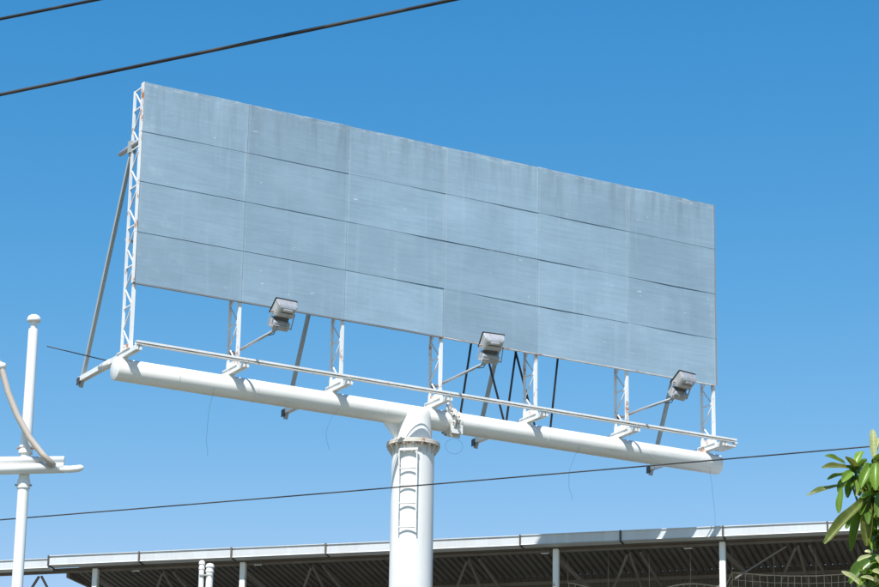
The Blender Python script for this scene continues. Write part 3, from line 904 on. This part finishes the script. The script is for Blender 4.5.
# ================================================================== OVERHEAD CABLES
def cable(label, A, B2, rad, ext, sag, cat='cable'):
    d = (B2 - A)
    a, c = A - d.normalized() * ext, B2 + d.normalized() * ext
    pts = []
    for i in range(41):
        t = i / 40
        p = a.lerp(c, t)
        # shallow sag, zero between the two observed points on average
        p.z += sag * ((2 * t - 1) ** 2) * 1.0 - sag * 0.02
        pts.append(p)
    bm = bmesh.new(); add_tube(bm, pts, rad, 10)
    o = mesh_obj('overhead_cable', bm, 'cable')
    tag(o, label, cat, 'overhead cables')
    return o
cable('thick black overhead cable crossing the top left above the billboard', at_z(0, 94, 8.5), at_z(448, 0, 8.5), 0.0125, 22, 0.35)
cable('short piece of black cable in the extreme upper left corner', at_z(0, 18, 8.9), at_z(90, 0, 8.9), 0.0115, 22, 0.35)
cable('thin dark cable crossing low in front of the white billboard post', at_z(0, 520.5, 9.0), at_z(867, 447.5, 9.0), 0.0085, 14, 0.12)

# ================================================================== TREE at the right edge
TD = 14.0
tb = at_y(930, 560, TD + 0.1)
TREE = empty('broadleaf_tree', (tb.x, tb.y, 0))
tag(TREE, 'young tree with long glossy green leaves at the right edge', 'tree')
def tp(px, py, dy=0.0):
    p = at_y(px, py, TD + dy); return p - TREE.location
top = tp(930, 560, 0.1)
trunk_pts = [Vector((0.10, 0.05, 0)), Vector((0.05, 0.04, 1.2)), Vector((-0.02, 0, 2.4)), Vector((0.02, 0, 3.3)), top]
bm = bmesh.new(); add_tube(bm, trunk_pts, [0.085, 0.07, 0.055, 0.042, 0.03], 14)
trunk = mesh_obj('trunk', bm, 'bark', TREE)
CROWN = empty('crown', (0, 0, 0), 0, TREE)
def branch(name, pts, r0, r1, mat='twig'):
    k = len(pts)
    bm = bmesh.new(); add_tube(bm, pts, [r0 + (r1 - r0) * i / (k - 1) for i in range(k)], 8)
    return mesh_obj(name, bm, mat, TREE)
def leaf_mesh(name, mat, curl, fold, wshape):
    bm = bmesh.new()
    nl_ = 10
    rows = []
    for i in range(nl_ + 1):
        t = i / nl_
        wd = 0.5 * (max(0.0, 1 - abs(2 * t ** (1.0 / (0.55 + 0.3 * wshape)) * 0.99 - 1) ** 2.4) ** 0.62) * (0.72 + 0.28 * t)
        if i == 0: wd = 0.05
        if i == nl_: wd = 0.12
        z = -curl * t * t
        y = t
        ed = 0.05 * math.sin(t * 11 + wshape * 5)
        rows.append([bm.verts.new((s * wd, y, z + abs(s) * wd * fold + (ed * 0.4 if abs(s) == 1 else 0))) for s in (-1, -0.5, 0, 0.5, 1)])
    for a, c in zip(rows, rows[1:]):
        for k in range(4):
            f = bm.faces.new((a[k], a[k + 1], c[k + 1], c[k])); f.smooth = True
    me = bpy.data.meshes.new(name); bm.to_mesh(me); bm.free()
    me.materials.append(M[mat]); return me
LM = {}
for mt in ('leaf', 'leaf_bright', 'leaf_olive', 'leaf_pale'):
    LM[mt] = [leaf_mesh('leaf', mt, cu, fo, ws) for cu, fo, ws in ((0.10, 0.30, 1.35), (0.22, 0.45, 1.2), (0.04, 0.22, 1.5))]
def put_leaf(b0, t0, width, mat, roll, var):
    d = t0 - b0
    ln = d.length
    d.normalize()
    vw = (CAMP - (b0 + TREE.location)).normalized()
    s = (vw - d * vw.dot(d)).normalized()
    t = d.cross(s)
    if t.z < 0: t = -t
    nrm = (t * math.cos(roll) + s * math.sin(roll)).normalized()
    sx = d.cross(nrm).normalized()
    m3 = Matrix((sx * width, d * ln, nrm * ln)).transposed()
    mw = Matrix.Translation(b0) @ m3.to_4x4()
    return shared('leaf', LM[mat][var % 3], CROWN, mw)
PXM = TD * 1.045 / F_PX
LV = [  # base px, tip px, width px, depth of base / tip, material, roll, variant
 ((845, 464), (826, 454.5), 6, 0.0, -0.05, 'leaf', 0.5, 0), ((850, 468.5), (822.5, 466), 7, -0.02, -0.06, 'leaf_olive', 0.7, 0),
 ((847, 473.5), (827.5, 479), 6.5, 0.0, -0.03, 'leaf', 0.6, 2), ((840, 486), (806.5, 495), 7, 0.0, 0.02, 'leaf_olive', 0.5, 2),
 ((855, 467), (862, 450), 9, 0.02, 0.05, 'leaf_bright', 1.0, 0), ((852, 472), (843.5, 479), 9, -0.05, -0.12, 'leaf_bright', 1.2, 1),
 ((842, 487), (838.5, 513), 7, -0.03, -0.02, 'leaf_bright', 1.2, 2), ((851, 476), (838, 489), 9, 0.02, -0.02, 'leaf', 1.0, 1),
 ((853, 476), (847, 495), 8, 0.04, 0.0, 'leaf', 1.3, 1), ((854, 467), (846, 456), 6, 0.06, 0.1, 'leaf', 0.8, 0),
 ((857, 470), (866, 458), 7, 0.05, 0.12, 'leaf', 0.9, 2), ((855, 474), (862, 490), 8, 0.03, 0.02, 'leaf', 1.3, 1),
 ((874, 461), (872.5, 429), 8, 0.0, 0.03, 'leaf_pale', 1.45, 2), ((875, 460), (879, 436), 5, 0.03, 0.09, 'leaf_pale', 1.2, 0),
 ((872, 464), (861, 483), 10, -0.04, -0.12, 'leaf_bright', 1.2, 1), ((876, 463), (875, 486), 11, -0.06, -0.14, 'leaf_bright', 1.4, 1),
 ((871, 465), (856, 466), 7, 0.05, 0.04, 'leaf', 0.8, 0), ((878, 463), (889, 474), 10, 0.0, -0.05, 'leaf_bright', 1.0, 1),
 ((872, 470), (868, 498), 12, 0.04, 0.02, 'leaf', 1.3, 1), ((876, 470), (880, 500), 12, 0.05, 0.05, 'leaf', 1.2, 0), ((868, 472), (858, 494), 9, 0.08, 0.08, 'leaf_olive', 1.2, 1),
 ((868, 497), (824.5, 542), 11, 0.0, -0.14, 'leaf_olive', 1.15, 2), ((864, 496), (850.5, 546), 9, 0.02, -0.04, 'leaf', 1.4, 1),
 ((870, 500), (865.5, 542), 12, 0.0, -0.05, 'leaf_olive', 1.4, 1), ((876, 500), (873.5, 534), 9, 0.03, 0.0, 'leaf', 1.4, 1),
 ((878, 498), (884, 536), 11, 0.05, 0.03, 'leaf', 1.3, 0), ((873, 492), (856, 512), 10, 0.06, 0.04, 'leaf', 1.2, 1), ((866, 494), (846, 528), 9, 0.06, 0.02, 'leaf', 1.2, 2),
 ((877, 490), (862, 503), 9, 0.03, 0.0, 'leaf_bright', 1.2, 0), ((880, 492), (878, 516), 9, -0.04, -0.08, 'leaf', 1.4, 0),
 ((880, 556), (849.5, 577), 15, 0.03, -0.03, 'leaf', 0.9, 1), ((872, 556), (857.5, 560), 5, -0.06, -0.1, 'leaf_pale', 0.8, 0), ((873, 553), (865, 551), 4.5, 0.0, 0.0, 'leaf_pale', 0.7, 0),
 ((866, 589), (842, 571), 7, -0.04, -0.06, 'leaf_pale', 0.8, 2), ((884, 568), (876, 557), 6, -0.04, -0.06, 'leaf_pale', 0.9, 0),
 ((880, 583), (862, 576), 5, -0.06, -0.08, 'leaf_pale', 0.8, 0), ((883, 574), (868, 590), 9, 0.0, -0.02, 'leaf', 1.2, 1), ((882, 560), (866, 590), 10, 0.05, 0.05, 'leaf', 1.3, 0),
 ((885, 575), (873, 570), 6, -0.08, -0.1, 'leaf_pale', 0.9, 0), ((878, 590), (860, 596), 9, 0.0, 0.0, 'leaf', 0.9, 0), ((882, 548), (870, 545), 8, 0.06, 0.06, 'leaf', 0.9, 0),
 ((884, 552), (873, 540), 9, 0.08, 0.08, 'leaf', 0.9, 1)]
for (bp, tpx, wpx, d0, d1, mt, rl, va) in LV:
    put_leaf(tp(*bp, d0), tp(*tpx, d1), wpx * 1.12 * PXM, mt, rl, va)
# smaller leaves deeper in the same whorls
q = random.Random(8)
for cx_, cy_, nn, ln0 in ((854, 472, 16, 19), (875, 468, 18, 22), (874, 494, 22, 26), (872, 512, 14, 20), (876, 538, 20, 19), (866, 574, 16, 15), (879, 562, 16, 22), (876, 584, 16, 20)):
    for k in range(nn):
        a = q.uniform(0, 6.283); ln = ln0 * q.uniform(0.55, 1.0)
        bx_, by_ = cx_ + q.uniform(-3, 5), cy_ + q.uniform(-5, 7)
        tx, ty = bx_ + math.cos(a) * ln * 0.85 + 3, by_ + math.sin(a) * ln * 0.85 + 3
        put_leaf(tp(bx_, by_, 0.05), tp(max(tx, 846), ty, 0.05 + q.uniform(-0.14, 0.10)), ln * q.uniform(0.30, 0.42) * PXM, q.choice(('leaf', 'leaf_bright', 'leaf_bright', 'leaf_olive', 'leaf')), q.uniform(0.5, 1.4), k)
# twigs that carry those whorls
fork = tp(905, 545, 0.08)
branch('branch', [top, tp(918, 552, 0.1), fork], 0.026, 0.017, 'bark')
k1 = tp(880, 505, 0.05)
branch('branch', [fork, tp(890, 525, 0.06), k1], 0.016, 0.010)
branch('branch', [k1, tp(866, 505, 0.05), tp(857, 500, 0.04), tp(851, 482, 0.02), tp(853, 468, 0.01)], 0.008, 0.005)
branch('branch', [k1, tp(876, 488, 0.03), tp(874, 470, 0.01), tp(875, 459, 0.0)], 0.009, 0.006)
branch('branch', [fork, tp(895, 560, 0.05), tp(884, 566, 0.02), tp(877, 556, 0.0)], 0.012, 0.006)
branch('branch', [tp(895, 560, 0.05), tp(884, 578, 0.02), tp(878, 590, 0.0)], 0.010, 0.006)
# the rest of the crown, out of the picture to the right
q = random.Random(3)
for i in range(16):
    px, py, dy = q.uniform(925, 1090), q.uniform(415, 640), q.uniform(-0.45, 0.5)
    tipc = tp(px, py, dy)
    st_ = top.lerp(tipc, 0.1) if q.random() < 0.6 else fork
    midp = st_.lerp(tipc, 0.55) + Vector((q.uniform(-.05, .05), q.uniform(-.05, .05), -0.06))
    branch('branch', [st_, midp, tipc], 0.016, 0.006, 'bark')
    for k in range(9):
        a = q.uniform(0, 6.28); ez = q.uniform(-0.7, 0.6); ln = q.uniform(0.13, 0.24)
        d = Vector((math.cos(a) * math.cos(ez), math.sin(a) * math.cos(ez), math.sin(ez)))
        put_leaf(tipc - Vector((0, 0, q.uniform(0, 0.06))), tipc + d * ln, ln * q.uniform(0.22, 0.32), q.choice(('leaf', 'leaf', 'leaf_bright', 'leaf_olive')), q.uniform(-0.6, 0.6), k)
